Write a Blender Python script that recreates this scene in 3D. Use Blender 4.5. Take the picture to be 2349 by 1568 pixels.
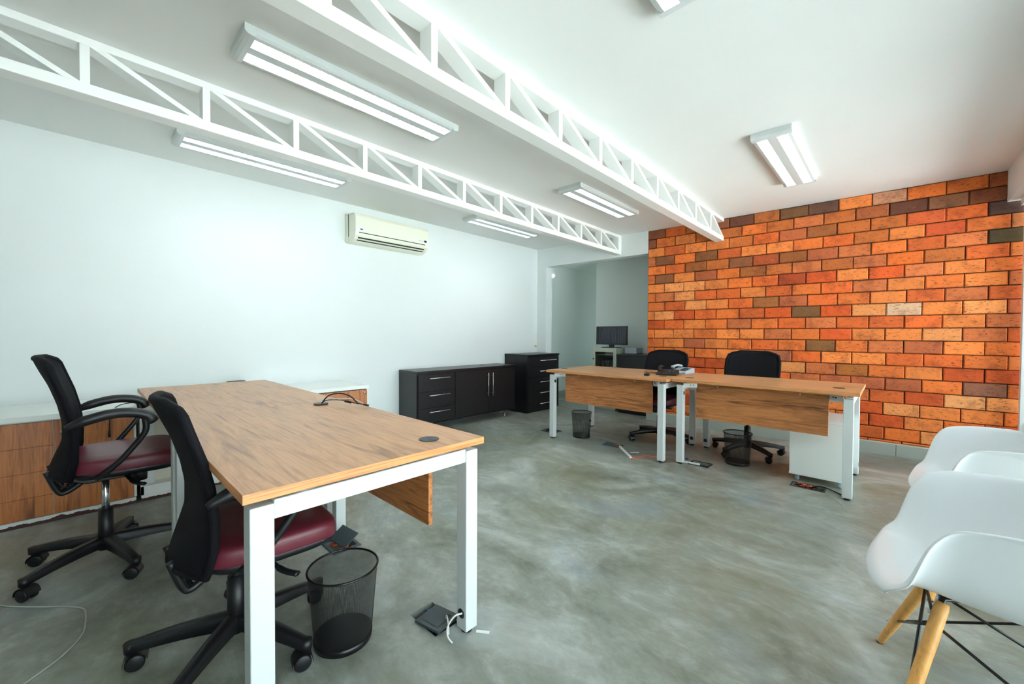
import bpy, bmesh, math, random
from mathutils import Vector, Matrix
random.seed(7)
for o in list(bpy.data.objects): bpy.data.objects.remove(o)
S = bpy.context.scene
COL = S.collection
PI = math.pi
R = math.radians

# ---------------------------------------------------------------- camera
cd = bpy.data.cameras.new('camera'); cam = bpy.data.objects.new('camera', cd); COL.objects.link(cam)
S.camera = cam
cd.sensor_fit = 'HORIZONTAL'; cd.sensor_width = 36.0; cd.lens = 927.19 / 2349 * 36
cd.clip_start = 0.05; cd.clip_end = 200
yaw, pitch, roll = -0.755158, -0.0184978, 0.00520558
fw = Vector((math.sin(yaw), math.cos(yaw), 0)); rt = Vector((math.cos(yaw), -math.sin(yaw), 0)); up = Vector((0, 0, 1))
f2 = fw * math.cos(pitch) + up * math.sin(pitch); u2 = up * math.cos(pitch) - fw * math.sin(pitch)
r3 = rt * math.cos(roll) + u2 * math.sin(roll); u3 = u2 * math.cos(roll) - rt * math.sin(roll)
cam.matrix_world = Matrix(((r3.x, u3.x, -f2.x, 0), (r3.y, u3.y, -f2.y, 0), (r3.z, u3.z, -f2.z, 1.12), (0, 0, 0, 1)))

# ---------------------------------------------------------------- world, exposure
W = bpy.data.worlds.new('world'); S.world = W; W.use_nodes = True
nt = W.node_tree; nt.nodes.clear()
wo = nt.nodes.new('ShaderNodeOutputWorld'); bg = nt.nodes.new('ShaderNodeBackground')
tc = nt.nodes.new('ShaderNodeTexCoord'); sp = nt.nodes.new('ShaderNodeSeparateXYZ'); cr = nt.nodes.new('ShaderNodeValToRGB')
mr = nt.nodes.new('ShaderNodeMapRange'); mr.inputs['From Min'].default_value = -1; mr.inputs['From Max'].default_value = 1
nt.links.new(tc.outputs['Generated'], sp.inputs[0]); nt.links.new(sp.outputs['Z'], mr.inputs['Value'])
nt.links.new(mr.outputs[0], cr.inputs[0]); nt.links.new(cr.outputs[0], bg.inputs[0]); nt.links.new(bg.outputs[0], wo.inputs[0])
e = cr.color_ramp.elements
e[0].position = 0.40; e[0].color = (0.78, 0.80, 0.80, 1)
e[1].position = 0.55; e[1].color = (0.82, 0.94, 1.0, 1)
bg.inputs[1].default_value = 4.6
S.view_settings.view_transform = 'Standard'; S.view_settings.look = 'None'
S.view_settings.exposure = 0.56; S.view_settings.gamma = 1.0; S.view_settings.use_curve_mapping = False
TUBE = 18.0
S.cycles.max_bounces = 10; S.cycles.diffuse_bounces = 6; S.cycles.transparent_max_bounces = 16
# sky portals in the window openings (guide sampling only, give no light of their own)
def portal(name, loc, rot, sx, sy):
    l = bpy.data.lights.new(name, 'AREA'); l.shape = 'RECTANGLE'; l.size = sx; l.size_y = sy; l.cycles.is_portal = True
    o = bpy.data.objects.new(name, l); COL.objects.link(o); o.location = loc; o.rotation_euler = rot
portal('sky_portal', (0.84, 2.3, 1.11), (0, R(90), 0), 2.2, 5.7)

# sun high over the roof: lights the terrace outside the glazed wall, none of it enters directly
sl = bpy.data.lights.new('sun', 'SUN'); sl.energy = 70.0; sl.angle = R(0.5); sl.color = (0.94, 0.97, 1.0)
so = bpy.data.objects.new('sun', sl); COL.objects.link(so); so.rotation_euler = (0, R(-28), 0)

portal('hall_portal', (-3.97, 9.16, 1.4), (R(-90), 0, 0), 0.8, 1.2)

# ---------------------------------------------------------------- materials
def lin(c):
    return tuple(((v / 255) / 12.92 if v / 255 <= 0.04045 else ((v / 255 + 0.055) / 1.055) ** 2.4) for v in c) + (1,)
def mat(name, rgb, rough=0.5, metal=0.0, spec=0.5, coat=0.0):
    m = bpy.data.materials.new(name); m.use_nodes = True
    b = m.node_tree.nodes['Principled BSDF']
    b.inputs['Base Color'].default_value = lin(rgb); b.inputs['Roughness'].default_value = rough
    b.inputs['Metallic'].default_value = metal; b.inputs['Specular IOR Level'].default_value = spec
    b.inputs['Coat Weight'].default_value = coat
    return m
def nodes(m): return m.node_tree.nodes, m.node_tree.links, m.node_tree.nodes['Principled BSDF']
def tex(m, scale=(1, 1, 1), src='Object', rot=(0, 0, 0), loc=(0, 0, 0)):
    N, L, b = nodes(m)
    t = N.new('ShaderNodeTexCoord'); mp = N.new('ShaderNodeMapping')
    mp.inputs['Scale'].default_value = scale; mp.inputs['Rotation'].default_value = rot; mp.inputs['Location'].default_value = loc
    L.new(t.outputs[src], mp.inputs[0]); return mp.outputs[0]
def noise(m, vec, scale=5, detail=4, rough=0.5, dist=0.0):
    N, L, b = nodes(m); n = N.new('ShaderNodeTexNoise')
    n.inputs['Scale'].default_value = scale; n.inputs['Detail'].default_value = detail
    n.inputs['Roughness'].default_value = rough; n.inputs['Distortion'].default_value = dist
    L.new(vec, n.inputs['Vector']); return n.outputs['Fac']
def ramp(m, fac, stops, interp='LINEAR'):
    N, L, b = nodes(m); r = N.new('ShaderNodeValToRGB'); r.color_ramp.interpolation = interp
    el = r.color_ramp.elements
    while len(el) < len(stops): el.new(0.5)
    for i, (p, c) in enumerate(stops):
        el[i].position = p; el[i].color = lin(c) if len(c) == 3 else c
    L.new(fac, r.inputs[0]); return r.outputs[0]
def mix(m, fac, a, b2, mode='MIX'):
    N, L, b = nodes(m); x = N.new('ShaderNodeMix'); x.data_type = 'RGBA'; x.blend_type = mode
    for sock, v in ((x.inputs[0], fac), (x.inputs[6], a), (x.inputs[7], b2)):
        if hasattr(v, 'is_linked'): L.new(v, sock)
        else: sock.default_value = v
    return x.outputs[2]
def bump(m, h, strength=0.2, dist=0.01):
    N, L, b = nodes(m); n = N.new('ShaderNodeBump'); n.inputs['Strength'].default_value = strength; n.inputs['Distance'].default_value = dist
    L.new(h, n.inputs['Height']); L.new(n.outputs[0], b.inputs['Normal'])

M = {}
def paint(name, rgb, rough=0.6, amt=3):
    m = mat(name, rgb, rough); v = tex(m); n = noise(m, v, 1.3, 5)
    c2 = tuple(max(0, c - amt * 3) for c in rgb)
    N, L, b = nodes(m); L.new(ramp(m, n, [(0.3, c2), (0.7, rgb)]), b.inputs['Base Color'])
    bump(m, noise(m, v, 180, 3), 0.05, 0.002); return m
M['wall'] = paint('white_wall_paint', (228, 233, 232), 0.55, 1)
M['ceil'] = paint('white_ceiling_paint', (234, 236, 234), 0.7, 1)
M['truss'] = mat('white_steel_paint', (240, 241, 238), 0.35)
M['hall'] = paint('hallway_paint', (228, 236, 232), 0.7, 1)
M['white'] = mat('white_powder_coat', (210, 215, 214), 0.35)
M['whitelam'] = mat('white_laminate', (235, 238, 234), 0.35)
M['cream'] = mat('cream_laminate', (208, 205, 188), 0.5)
M['acw'] = mat('ivory_plastic', (232, 232, 214), 0.35)
M['acdark'] = mat('dark_slot', (28, 32, 26), 0.6)
M['shell'] = mat('white_shell_plastic', (240, 243, 246), 0.28)
M['black'] = mat('black_plastic', (20, 20, 23), 0.42)
M['blackm'] = mat('black_metal', (14, 14, 16), 0.3)
M['rubber'] = mat('dark_rubber', (20, 20, 20), 0.7)
M['chrome'] = mat('chrome', (215, 218, 222), 0.18, 1.0)
M['steel'] = mat('brushed_steel', (205, 205, 200), 0.35, 1.0)
M['blackcab'] = mat('black_wood_veneer', (24, 22, 24), 0.33)
M['grommet'] = mat('dark_grey_plastic', (38, 46, 52), 0.4)
M['orange'] = mat('orange_cable_sheath', (240, 90, 30), 0.5)
M['wcable'] = mat('white_cable_sheath', (215, 212, 205), 0.5)
M['gcable'] = mat('grey_cable_sheath', (165, 170, 160), 0.5)
M['blue'] = mat('blue_plastic', (25, 75, 160), 0.4)
M['green'] = mat('green_wire', (20, 110, 80), 0.5)
M['greyplast'] = mat('grey_plastic', (170, 178, 186), 0.45)
M['slate'] = mat('slate_plastic', (58, 68, 72), 0.5)
M['screen'] = mat('dark_screen', (8, 10, 24), 0.15)
M['rackpaint'] = mat('beige_grey_steel', (178, 184, 168), 0.5)
M['rackin'] = mat('rack_interior', (42, 48, 46), 0.6)
M['yellow'] = mat('yellowed_plastic', (224, 206, 120), 0.5)
M['alu'] = mat('white_aluminium', (225, 230, 232), 0.3)
M['pit'] = mat('pit_grey', (60, 62, 58), 0.8)
M['navy'] = mat('navy_display', (12, 24, 90), 0.2)
M['logo'] = mat('blue_badge', (60, 95, 190), 0.3)
M['caster'] = mat('blue_grey_caster', (150, 168, 178), 0.4)

m = M['leather'] = mat('burgundy_leather', (98, 32, 44), 0.38)
bump(m, noise(m, tex(m), 260, 4), 0.15, 0.002)
m = M['fabric'] = mat('black_mesh_fabric', (11, 11, 17), 0.8, spec=0.2)
bump(m, noise(m, tex(m), 500, 2), 0.2, 0.002)
# perforated steel mesh of the bins: real holes by transparency
m = M['mesh'] = mat('black_wire_mesh', (14, 14, 15), 0.4)
N, L, b = nodes(m)
t = N.new('ShaderNodeTexCoord'); s_ = N.new('ShaderNodeSeparateXYZ'); L.new(t.outputs['UV'], s_.inputs[0])
def mth(op, a, b_=None):
    n = N.new('ShaderNodeMath'); n.operation = op
    for i, v in enumerate((a, b_)):
        if v is None: continue
        if hasattr(v, 'is_linked'): L.new(v, n.inputs[i])
        else: n.inputs[i].default_value = v
    return n.outputs[0]
ua = mth('ABSOLUTE', mth('SINE', mth('MULTIPLY', mth('ADD', s_.outputs['X'], s_.outputs['Y']), PI)))
ub = mth('ABSOLUTE', mth('SINE', mth('MULTIPLY', mth('SUBTRACT', s_.outputs['X'], s_.outputs['Y']), PI)))
hole = mth('GREATER_THAN', mth('MINIMUM', ua, ub), 0.44)
tr = N.new('ShaderNodeBsdfTransparent'); mx = N.new('ShaderNodeMixShader'); out = N['Material Output']
L.new(hole, mx.inputs[0]); L.new(b.outputs[0], mx.inputs[1]); L.new(tr.outputs[0], mx.inputs[2]); L.new(mx.outputs[0], out.inputs[0])

def wood(name, axis, light, midc, dark, rough=0.38, k=1.0):
    m = mat(name, light, rough); N, L, b = nodes(m)
    sc = [22.0 * k, 22.0 * k, 22.0 * k]; sc[axis] = 1.6 * k
    v = tex(m, tuple(sc)); n1 = noise(m, v, 1.0, 6, 0.6, 1.6)
    sc2 = [110.0, 110.0, 110.0]; sc2[axis] = 2.5
    v2 = tex(m, tuple(sc2)); n2 = noise(m, v2, 1.0, 3, 0.5, 0.3)
    sc3 = [7.0 * k, 7.0 * k, 7.0 * k]; sc3[axis] = 1.3 * k
    v3 = tex(m, tuple(sc3), loc=(3, 1, 2)); n3 = noise(m, v3, 1.0, 5, 0.6, 1.8)
    c = ramp(m, n1, [(0.30, dark), (0.42, midc), (0.52, light), (0.63, midc), (0.74, light)])
    c = mix(m, 0.25, c, ramp(m, n2, [(0.3, dark), (0.55, light)]))
    c = mix(m, ramp(m, n3, [(0.50, (0, 0, 0)), (0.62, (150, 150, 150)), (0.72, (215, 215, 215))]), c, lin(dark))
    L.new(c, b.inputs['Base Color']); return m
M['wtop'] = wood('walnut_laminate_top', 0, (202, 150, 106), (180, 128, 86), (124, 84, 58), 0.34)
M['wpan'] = wood('walnut_laminate_panel', 0, (200, 132, 76), (170, 102, 54), (84, 46, 28), 0.45, 1.2)
m = M['wedge'] = mat('walnut_edge_band', (204, 140, 84), 0.45); N, L, b = nodes(m)
L.new(ramp(m, noise(m, tex(m, (5, 5, 260)), 1.0, 3), [(0.35, (176, 112, 62)), (0.6, (212, 148, 92))]), b.inputs['Base Color'])
M['wcab'] = wood('walnut_cabinet_front', 2, (192, 118, 60), (162, 92, 42), (96, 50, 24), 0.4, 1.0)
M['wleg'] = wood('beech_leg', 2, (232, 172, 92), (224, 160, 80), (196, 132, 66), 0.4, 1.5)

# polished concrete
m = M['floor'] = mat('polished_concrete', (130, 138, 128), 0.32); N, L, b = nodes(m)
v = tex(m, (1, 1.25, 1), rot=(0, 0, R(25))); nA = noise(m, v, 1.25, 10, 0.66, 0.9)
nB = noise(m, tex(m, (1, 1.5, 1), rot=(0, 0, R(30))), 7, 10, 0.7, 0.25)
nC = noise(m, tex(m, (1, 1, 1), loc=(7, 2, 0)), 1.1, 3, 0.5)
nD = noise(m, tex(m, (2, 6, 1), rot=(0, 0, R(35))), 3, 9, 0.75, 0.3)
nE = noise(m, tex(m, (1, 1.2, 1), loc=(11, 4, 0)), 2.1, 5, 0.55, 0.4)
c = ramp(m, nA, [(0.33, (84, 86, 72)), (0.43, (118, 121, 107)), (0.53, (143, 148, 138)), (0.67, (192, 197, 192))])
c = mix(m, 0.36, c, ramp(m, nB, [(0.34, (92, 94, 84)), (0.52, (136, 140, 132)), (0.68, (188, 192, 190))]))
c = mix(m, ramp(m, nC, [(0.48, (0, 0, 0)), (0.70, (150, 150, 150))]), c, lin((130, 124, 90)))
c = mix(m, ramp(m, nE, [(0.54, (0, 0, 0)), (0.72, (170, 170, 170))]), c, lin((128, 146, 160)))
c = mix(m, ramp(m, nD, [(0.60, (0, 0, 0)), (0.74, (120, 120, 120))]), c, lin((190, 197, 196)))
L.new(c, b.inputs['Base Color'])
rr = N.new('ShaderNodeMapRange'); rr.inputs['To Min'].default_value = 0.28; rr.inputs['To Max'].default_value = 0.5
L.new(nB, rr.inputs['Value']); L.new(rr.outputs[0], b.inputs['Roughness']); bump(m, nB, 0.06, 0.004)

# brick
m = M['brick'] = mat('fired_clay_brick', (225, 120, 50), 0.8); N, L, b = nodes(m)
at = N.new('ShaderNodeAttribute'); at.attribute_name = 'tint'
v = tex(m, (1, 1, 1)); n1 = noise(m, v, 9, 6, 0.65); n2 = noise(m, tex(m, (22, 22, 60)), 1.6, 4, 0.7); n3 = noise(m, v, 28, 3, 0.6)
c = mix(m, 1.0, at.outputs['Color'], ramp(m, n1, [(0.25, (178, 160, 150)), (0.5, (244, 242, 240)), (0.75, (255, 255, 255))]), 'MULTIPLY')
c = mix(m, ramp(m, n2, [(0.57, (0, 0, 0)), (0.64, (225, 225, 225))]), c, lin((70, 34, 14)))
c = mix(m, ramp(m, n3, [(0.66, (0, 0, 0)), (0.78, (120, 120, 120))]), c, lin((226, 170, 120)))
L.new(c, b.inputs['Base Color']); bump(m, n2, 0.35, 0.004)
M['mortar'] = mat('dark_mortar', (70, 40, 24), 0.95)

# baseboard tile
m = M['tile'] = paint('grey_tile', (172, 178, 170), 0.4, 5)
M['grout'] = mat('pale_grout', (206, 200, 186), 0.8)
# chipped plinth: white paint flaked off its lower edge
m = M['plinth'] = mat('chipped_plinth', (228, 230, 224), 0.5); N, L, b = nodes(m)
v = tex(m, (1, 1, 1)); n = noise(m, v, 13, 5, 0.7); sx = N.new('ShaderNodeSeparateXYZ'); L.new(v, sx.inputs[0])
a = N.new('ShaderNodeMath'); a.operation = 'MULTIPLY_ADD'; a.inputs[1].default_value = -18.0; L.new(sx.outputs['Z'], a.inputs[0]); L.new(n, a.inputs[2])
L.new(ramp(m, a.outputs[0], [(0.12, (228, 230, 224)), (0.14, (66, 30, 24))], 'CONSTANT'), b.inputs['Base Color'])
# luminous tube
m = M['tube'] = mat('fluorescent_tube', (255, 255, 255), 0.5); N, L, b = nodes(m)
b.inputs['Emission Color'].default_value = (0.92, 0.98, 1.0, 1); b.inputs['Emission Strength'].default_value = TUBE
M['reflector'] = mat('bright_reflector', (200, 208, 212), 0.35, 0.7)
m = M['spot'] = mat('spot_glow', (255, 255, 255), 0.5); b = nodes(m)[2]
b.inputs['Emission Color'].default_value = (1, 1, 1, 1); b.inputs['Emission Strength'].default_value = 6
# clear pane
m = M['glass'] = bpy.data.materials.new('clear_glass'); m.use_nodes = True; N = m.node_tree.nodes; L = m.node_tree.links; N.clear()
out = N.new('ShaderNodeOutputMaterial'); mx = N.new('ShaderNodeMixShader'); fr = N.new('ShaderNodeFresnel'); fr.inputs[0].default_value = 1.45
tr = N.new('ShaderNodeBsdfTransparent'); tr.inputs[0].default_value = (0.95, 0.98, 0.97, 1); gl = N.new('ShaderNodeBsdfGlossy'); gl.inputs['Roughness'].default_value = 0.0
L.new(fr.outputs[0], mx.inputs[0]); L.new(tr.outputs[0], mx.inputs[1]); L.new(gl.outputs[0], mx.inputs[2]); L.new(mx.outputs[0], out.inputs[0])
# screen with faint vertical lines
m = M['screen']; N, L, b = nodes(m)
n = noise(m, tex(m, (70, 0.2, 0.2)), 1.0, 2); L.new(ramp(m, n, [(0.5, (6, 8, 22)), (0.66, (30, 52, 84)), (0.8, (110, 130, 170))]), b.inputs['Base Color'])

# ---------------------------------------------------------------- mesh helpers
class MB:
    def __init__(self, o=(0, 0, 0)):
        self.bm = bmesh.new(); self.o = Vector(o)
    def _add(self, verts, faces, smooth=False):
        vs = [self.bm.verts.new(Vector(v) - self.o) for v in verts]
        fs = []
        for f in faces:
            try:
                fc = self.bm.faces.new([vs[i] for i in f]); fc.smooth = smooth; fs.append(fc)
            except ValueError: pass
        return vs, fs
    def box(self, a, b, rz=0, piv=None, mtx=None):
        x0, y0, z0 = a; x1, y1, z1 = b
        vs = [Vector(p) for p in ((x0, y0, z0), (x1, y0, z0), (x1, y1, z0), (x0, y1, z0), (x0, y0, z1), (x1, y0, z1), (x1, y1, z1), (x0, y1, z1))]
        if rz:
            c = Vector(piv) if piv else (vs[0] + vs[6]) / 2
            r = Matrix.Rotation(rz, 3, 'Z'); vs = [r @ (v - c) + c for v in vs]
        if mtx: vs = [mtx @ v for v in vs]
        self._add(vs, [(0, 3, 2, 1), (4, 5, 6, 7), (0, 1, 5, 4), (1, 2, 6, 5), (2, 3, 7, 6), (3, 0, 4, 7)]); return self
    def tube(self, pts, r, n=10, closed=False, caps=True, flat=1.0):
        P = [Vector(p) for p in pts]; rs = r if isinstance(r, (list, tuple)) else [r] * len(P)
        rings = []; prev = None
        for i, p in enumerate(P):
            if closed: t = (P[(i + 1) % len(P)] - P[i - 1])
            else: t = P[min(i + 1, len(P) - 1)] - P[max(i - 1, 0)]
            t.normalize()
            if prev is None:
                a = Vector((0, 0, 1)) if abs(t.z) < 0.9 else Vector((1, 0, 0))
                u = t.cross(a).normalized()
            else:
                u = (prev - t * prev.dot(t)).normalized()
            prev = u; w = t.cross(u)
            rings.append([p + (u * math.cos(2 * PI * k / n) + w * math.sin(2 * PI * k / n) * flat) * rs[i] for k in range(n)])
        vs = [v for rg in rings for v in rg]; fs = []
        m_ = len(P) if closed else len(P) - 1
        for i in range(m_):
            for k in range(n):
                a = i * n + k; b = i * n + (k + 1) % n; c = ((i + 1) % len(P)) * n + (k + 1) % n; d = ((i + 1) % len(P)) * n + k
                fs.append((a, b, c, d))
        if caps and not closed:
            fs.append(tuple(range(n))[::-1]); fs.append(tuple(range((len(P) - 1) * n, len(P) * n)))
        self._add(vs, fs, True); return self
    def cyl(self, c, r, z0, z1, n=24, r2=None):
        r2 = r if r2 is None else r2
        vs = [(c[0] + r * math.cos(2 * PI * k / n), c[1] + r * math.sin(2 * PI * k / n), z0) for k in range(n)] + \
             [(c[0] + r2 * math.cos(2 * PI * k / n), c[1] + r2 * math.sin(2 * PI * k / n), z1) for k in range(n)]
        fs = [(k, (k + 1) % n, n + (k + 1) % n, n + k) for k in range(n)]
        _, F = self._add(vs, fs + [tuple(range(n))[::-1], tuple(range(n, 2 * n))])
        for f in F[:n]: f.smooth = True
        return self
    def disc(self, c, ax, r, d, n=24):   # short cylinder about any axis
        ax = Vector(ax).normalized(); c = Vector(c)
        self.tube([c, c + ax * d], r, n); return self
    def grid(self, fn, nu, nv, smooth=True):
        vs = [fn(i / nu, j / nv) for j in range(nv + 1) for i in range(nu + 1)]
        fs = [(j * (nu + 1) + i, j * (nu + 1) + i + 1, (j + 1) * (nu + 1) + i + 1, (j + 1) * (nu + 1) + i) for j in range(nv) for i in range(nu)]
        self._add(vs, fs, smooth); return self
    def prism(self, poly, axis, a, b):   # poly in the two other axes
        def P(p, h):
            q = list(p); q.insert(axis, h); return q
        n = len(poly)
        vs = [P(p, a) for p in poly] + [P(p, b) for p in poly]
        self._add(vs, [(k, (k + 1) % n, n + (k + 1) % n, n + k) for k in range(n)] + [tuple(range(n))[::-1], tuple(range(n, 2 * n))]); return self
    def sphere(self, c, r, sc=(1, 1, 1), nu=16, nv=10):
        c = Vector(c)
        self.grid(lambda u, v: c + Vector((r * sc[0] * math.sin(PI * v) * math.cos(2 * PI * u), r * sc[1] * math.sin(PI * v) * math.sin(2 * PI * u), -r * sc[2] * math.cos(PI * v))), nu, nv)
        bmesh.ops.remove_doubles(self.bm, verts=self.bm.verts, dist=1e-5); return self
    def build(self, name, m, parent=None, bevel=0, seg=2, sub=0, solid=0):
        bmesh.ops.recalc_face_normals(self.bm, faces=self.bm.faces)
        me = bpy.data.meshes.new(name); self.bm.to_mesh(me); self.bm.free()
        me.materials.append(m)
        o = bpy.data.objects.new(name, me); COL.objects.link(o)
        if parent is not None: o.parent = parent
        else: o.location = self.o
        if solid:
            md = o.modifiers.new('solid', 'SOLIDIFY'); md.thickness = solid; md.offset = 0
        if bevel:
            md = o.modifiers.new('bevel', 'BEVEL'); md.width = bevel; md.segments = seg; md.limit_method = 'ANGLE'; md.angle_limit = R(40)
        if sub:
            md = o.modifiers.new('sub', 'SUBSURF'); md.levels = sub; md.render_levels = sub
        return o
def thing(name, label, cat, loc=(0, 0, 0), rz=0, group=None):
    o = bpy.data.objects.new(name, None); COL.objects.link(o); o.empty_display_size = 0.1
    o.location = loc; o.rotation_euler = (0, 0, rz); o['label'] = label; o['category'] = cat
    if group: o['group'] = group
    return o
def tag(o, label, cat, group=None):
    o['label'] = label; o['category'] = cat
    if group: o['group'] = group
    return o
def struct(name, mb, m, **k):
    o = mb.build(name, m, **k); o['kind'] = 'structure'; return o
def smoothpts(pts, k=6):
    P = [Vector(p) for p in pts]; out_ = []
    for i in range(len(P) - 1):
        p0 = P[max(i - 1, 0)]; p1 = P[i]; p2 = P[i + 1]; p3 = P[min(i + 2, len(P) - 1)]
        for j in range(k):
            t = j / k
            out_.append(0.5 * ((2 * p1) + (p2 - p0) * t + (2 * p0 - 5 * p1 + 4 * p2 - p3) * t * t + (3 * p1 - p0 - 3 * p2 + p3) * t ** 3))
    out_.append(P[-1]); return out_

# ---------------------------------------------------------------- the room
CZ = 2.486
XL, XR, YF = -4.2, 0.73, -2.6
SL = 0.035
def wy(x): return 5.16 + SL * (x + 1)
WA = math.atan(SL)                                # the back wall is not quite square to the side wall
# floor with the openings of the cable boxes
HOLES = [(-1.385, -1.215, 0.885, 0.992), (-2.185, -2.05, 0.875, 0.985), (-2.135, -1.975, 3.645, 3.745), (-0.535, -0.345, 3.635, 3.735),
         (-1.27, -1.13, 3.62, 3.735), (-2.96, -2.80, 3.665, 3.80)]
xs = sorted({-4.5, 3.0} | {h[0] for h in HOLES} | {h[1] for h in HOLES}); ys = sorted({-2.7, 9.0} | {h[2] for h in HOLES} | {h[3] for h in HOLES})
mb = MB()
for i in range(len(xs) - 1):
    for j in range(len(ys) - 1):
        cx, cy = (xs[i] + xs[i + 1]) / 2, (ys[j] + ys[j + 1]) / 2
        if any(h[0] < cx < h[1] and h[2] < cy < h[3] for h in HOLES): continue
        mb._add([(xs[i], ys[j], 0), (xs[i + 1], ys[j], 0), (xs[i + 1], ys[j + 1], 0), (xs[i], ys[j + 1], 0)], [(0, 1, 2, 3)])
for h in HOLES:
    x0, x1, y0, y1 = h; q = [(x0, y0, 0), (x1, y0, 0), (x1, y1, 0), (x0, y1, 0), (x0, y0, -.07), (x1, y0, -.07), (x1, y1, -.07), (x0, y1, -.07)]
    mb._add(q, [(0, 1, 5, 4), (1, 2, 6, 5), (2, 3, 7, 6), (3, 0, 4, 7), (4, 5, 6, 7)])
bmesh.ops.remove_doubles(mb.bm, verts=mb.bm.verts, dist=1e-6)
fl = struct('floor', mb, M['floor'])

struct('ceiling', MB().box((-4.35, -2.75, CZ), (1.0, 5.35, CZ + 0.12)), M['ceil'])
struct('wall_left', MB().box((XL - 0.15, -2.75, 0), (XL, wy(XL) + .15, CZ)), M['wall'])
struct('wall_front', MB().box((XL, YF - 0.15, 0), (1.0, YF, CZ)), M['wall'])
# white wall with the wide opening to the hallway, set back from the brick
OX0, OX1, OH = -4.02, -2.36, 2.195
def slab(mb, x0, x1, z0, z1, t=0.15, off=0.0):
    mb.prism([(x0, wy(x0) + off), (x1, wy(x1) + off), (x1, wy(x1) + t), (x0, wy(x0) + t)], 2, z0, z1)
mb = MB(); slab(mb, XL, OX0, 0, CZ); slab(mb, OX0, OX1, OH, CZ)
struct('wall_back_left', mb, M['wall'])
mb = MB(); slab(mb, OX1, 1.0, 0, CZ, 0.15, 0.012); struct('wall_back_core', mb, M['mortar'])
# brick facing
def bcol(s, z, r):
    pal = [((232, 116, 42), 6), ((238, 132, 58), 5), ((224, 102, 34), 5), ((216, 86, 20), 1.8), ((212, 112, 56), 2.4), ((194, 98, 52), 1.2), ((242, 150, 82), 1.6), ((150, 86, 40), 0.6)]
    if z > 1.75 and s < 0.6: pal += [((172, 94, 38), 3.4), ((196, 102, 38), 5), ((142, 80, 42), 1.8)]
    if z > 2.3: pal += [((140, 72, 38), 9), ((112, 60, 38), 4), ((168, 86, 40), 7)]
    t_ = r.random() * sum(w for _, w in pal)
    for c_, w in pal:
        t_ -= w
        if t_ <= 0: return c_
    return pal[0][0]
SPEC = [(0.10, 1.387, (222, 176, 140)), (-0.66, 1.394, (120, 78, 36)), (0.68, 1.958, (84, 68, 36)), (0.62, 2.214, (92, 62, 52)), (-1.01, 1.503, (166, 96, 42)), (0.08, 1.807, (236, 112, 30)),
        (-0.79, 1.746, (186, 70, 20)), (-1.04, 1.983, (170, 72, 26)), (-0.51, 1.034, (150, 96, 44)), (0.6, 0.672, (150, 92, 66)), (0.4, 2.10, (206, 84, 34)), (0.2, 2.2, (212, 92, 40)),
        (-0.78, 2.42, (126, 84, 44)), (-0.45, 2.42, (104, 66, 50)), (0.05, 2.42, (216, 150, 112)), (-0.35, 0.75, (184, 104, 34)), (-0.9, 0.9, (196, 108, 66)), (0.45, 2.3, (146, 92, 58)), (0.35, 0.55, (236, 158, 96))]
mb = MB(); tint = mb.bm.loops.layers.float_color.new('tint'); rb = random.Random(11)
ROW = 0.117; BL = 0.2463; Ztop = 2.485
mt = Matrix.Translation(Vector((-1, 5.16, 0))) @ Matrix.Rotation(WA, 4, 'Z')
S0 = (OX1 + 1) / math.cos(WA); S1 = (XR + 0.06 + 1) / math.cos(WA)
k = 0
while True:
    z1 = Ztop - k * ROW; z0 = z1 - ROW
    if z1 <= 0.125: break
    z0 = max(z0, 0.12)
    off = 1.082 if k % 2 == 0 else 1.206
    n0 = math.floor((S0 - off) / BL) - 1
    jo = rb.uniform(-0.012, 0.012)
    cuts = [S0] + [off + jo + BL * n + rb.uniform(-0.005, 0.005) for n in range(n0, n0 + 20) if S0 + 0.03 < off + BL * n < S1 - 0.03] + [S1]
    for a, b_ in zip(cuts[:-1], cuts[1:]):
        g = 0.0024; j = lambda: rb.uniform(0, 0.0022)
        x0, x1 = a + g + j(), b_ - g - j(); zz0, zz1 = z0 + g + j(), z1 - g - j()
        dp = -rb.uniform(0, 0.005); e_ = 0.0065
        P = []
        for y_, ins in ((0.03, 0), (dp + 0.007, 0), (dp, e_)):
            P += [(x0 + ins, y_, zz0 + ins), (x1 - ins, y_, zz0 + ins), (x1 - ins, y_, zz1 - ins), (x0 + ins, y_, zz1 - ins)]
        P = [mt @ Vector(p) for p in P]
        F = [(8, 9, 10, 11)]
        for q in (0, 4):
            F += [(q + i, q + (i + 1) % 4, q + 4 + (i + 1) % 4, q + 4 + i) for i in range(4)]
        _, fs = mb._add(P, F)
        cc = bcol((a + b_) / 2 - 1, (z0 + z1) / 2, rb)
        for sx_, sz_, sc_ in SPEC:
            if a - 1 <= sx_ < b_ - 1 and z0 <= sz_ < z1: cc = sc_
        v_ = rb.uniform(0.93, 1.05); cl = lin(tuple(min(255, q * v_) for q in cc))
        for f in fs:
            for lp in f.loops: lp[tint] = cl
    k += 1
struct('wall_back', mb, M['brick'])
# tiled baseboard below the brick
mb = MB(); x = OX1
while x < XR:
    x2 = min(x + 0.60, XR + .05)
    mb.prism([(x + .0015, wy(x) - 0.012), (x2 - .0015, wy(x2) - 0.012), (x2 - .0015, wy(x2) + 0.03), (x + .0015, wy(x) + 0.03)], 2, 0, 0.112); x += 0.60
struct('baseboard_back', mb, M['tile'], bevel=0.002)
mb = MB(); mb.prism([(OX1, wy(OX1) - 0.01), (XR, wy(XR) - 0.01), (XR, wy(XR) + 0.02), (OX1, wy(OX1) + 0.02)], 2, 0.1125, 0.121)
struct('trim_1', mb, M['grout'])
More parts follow.
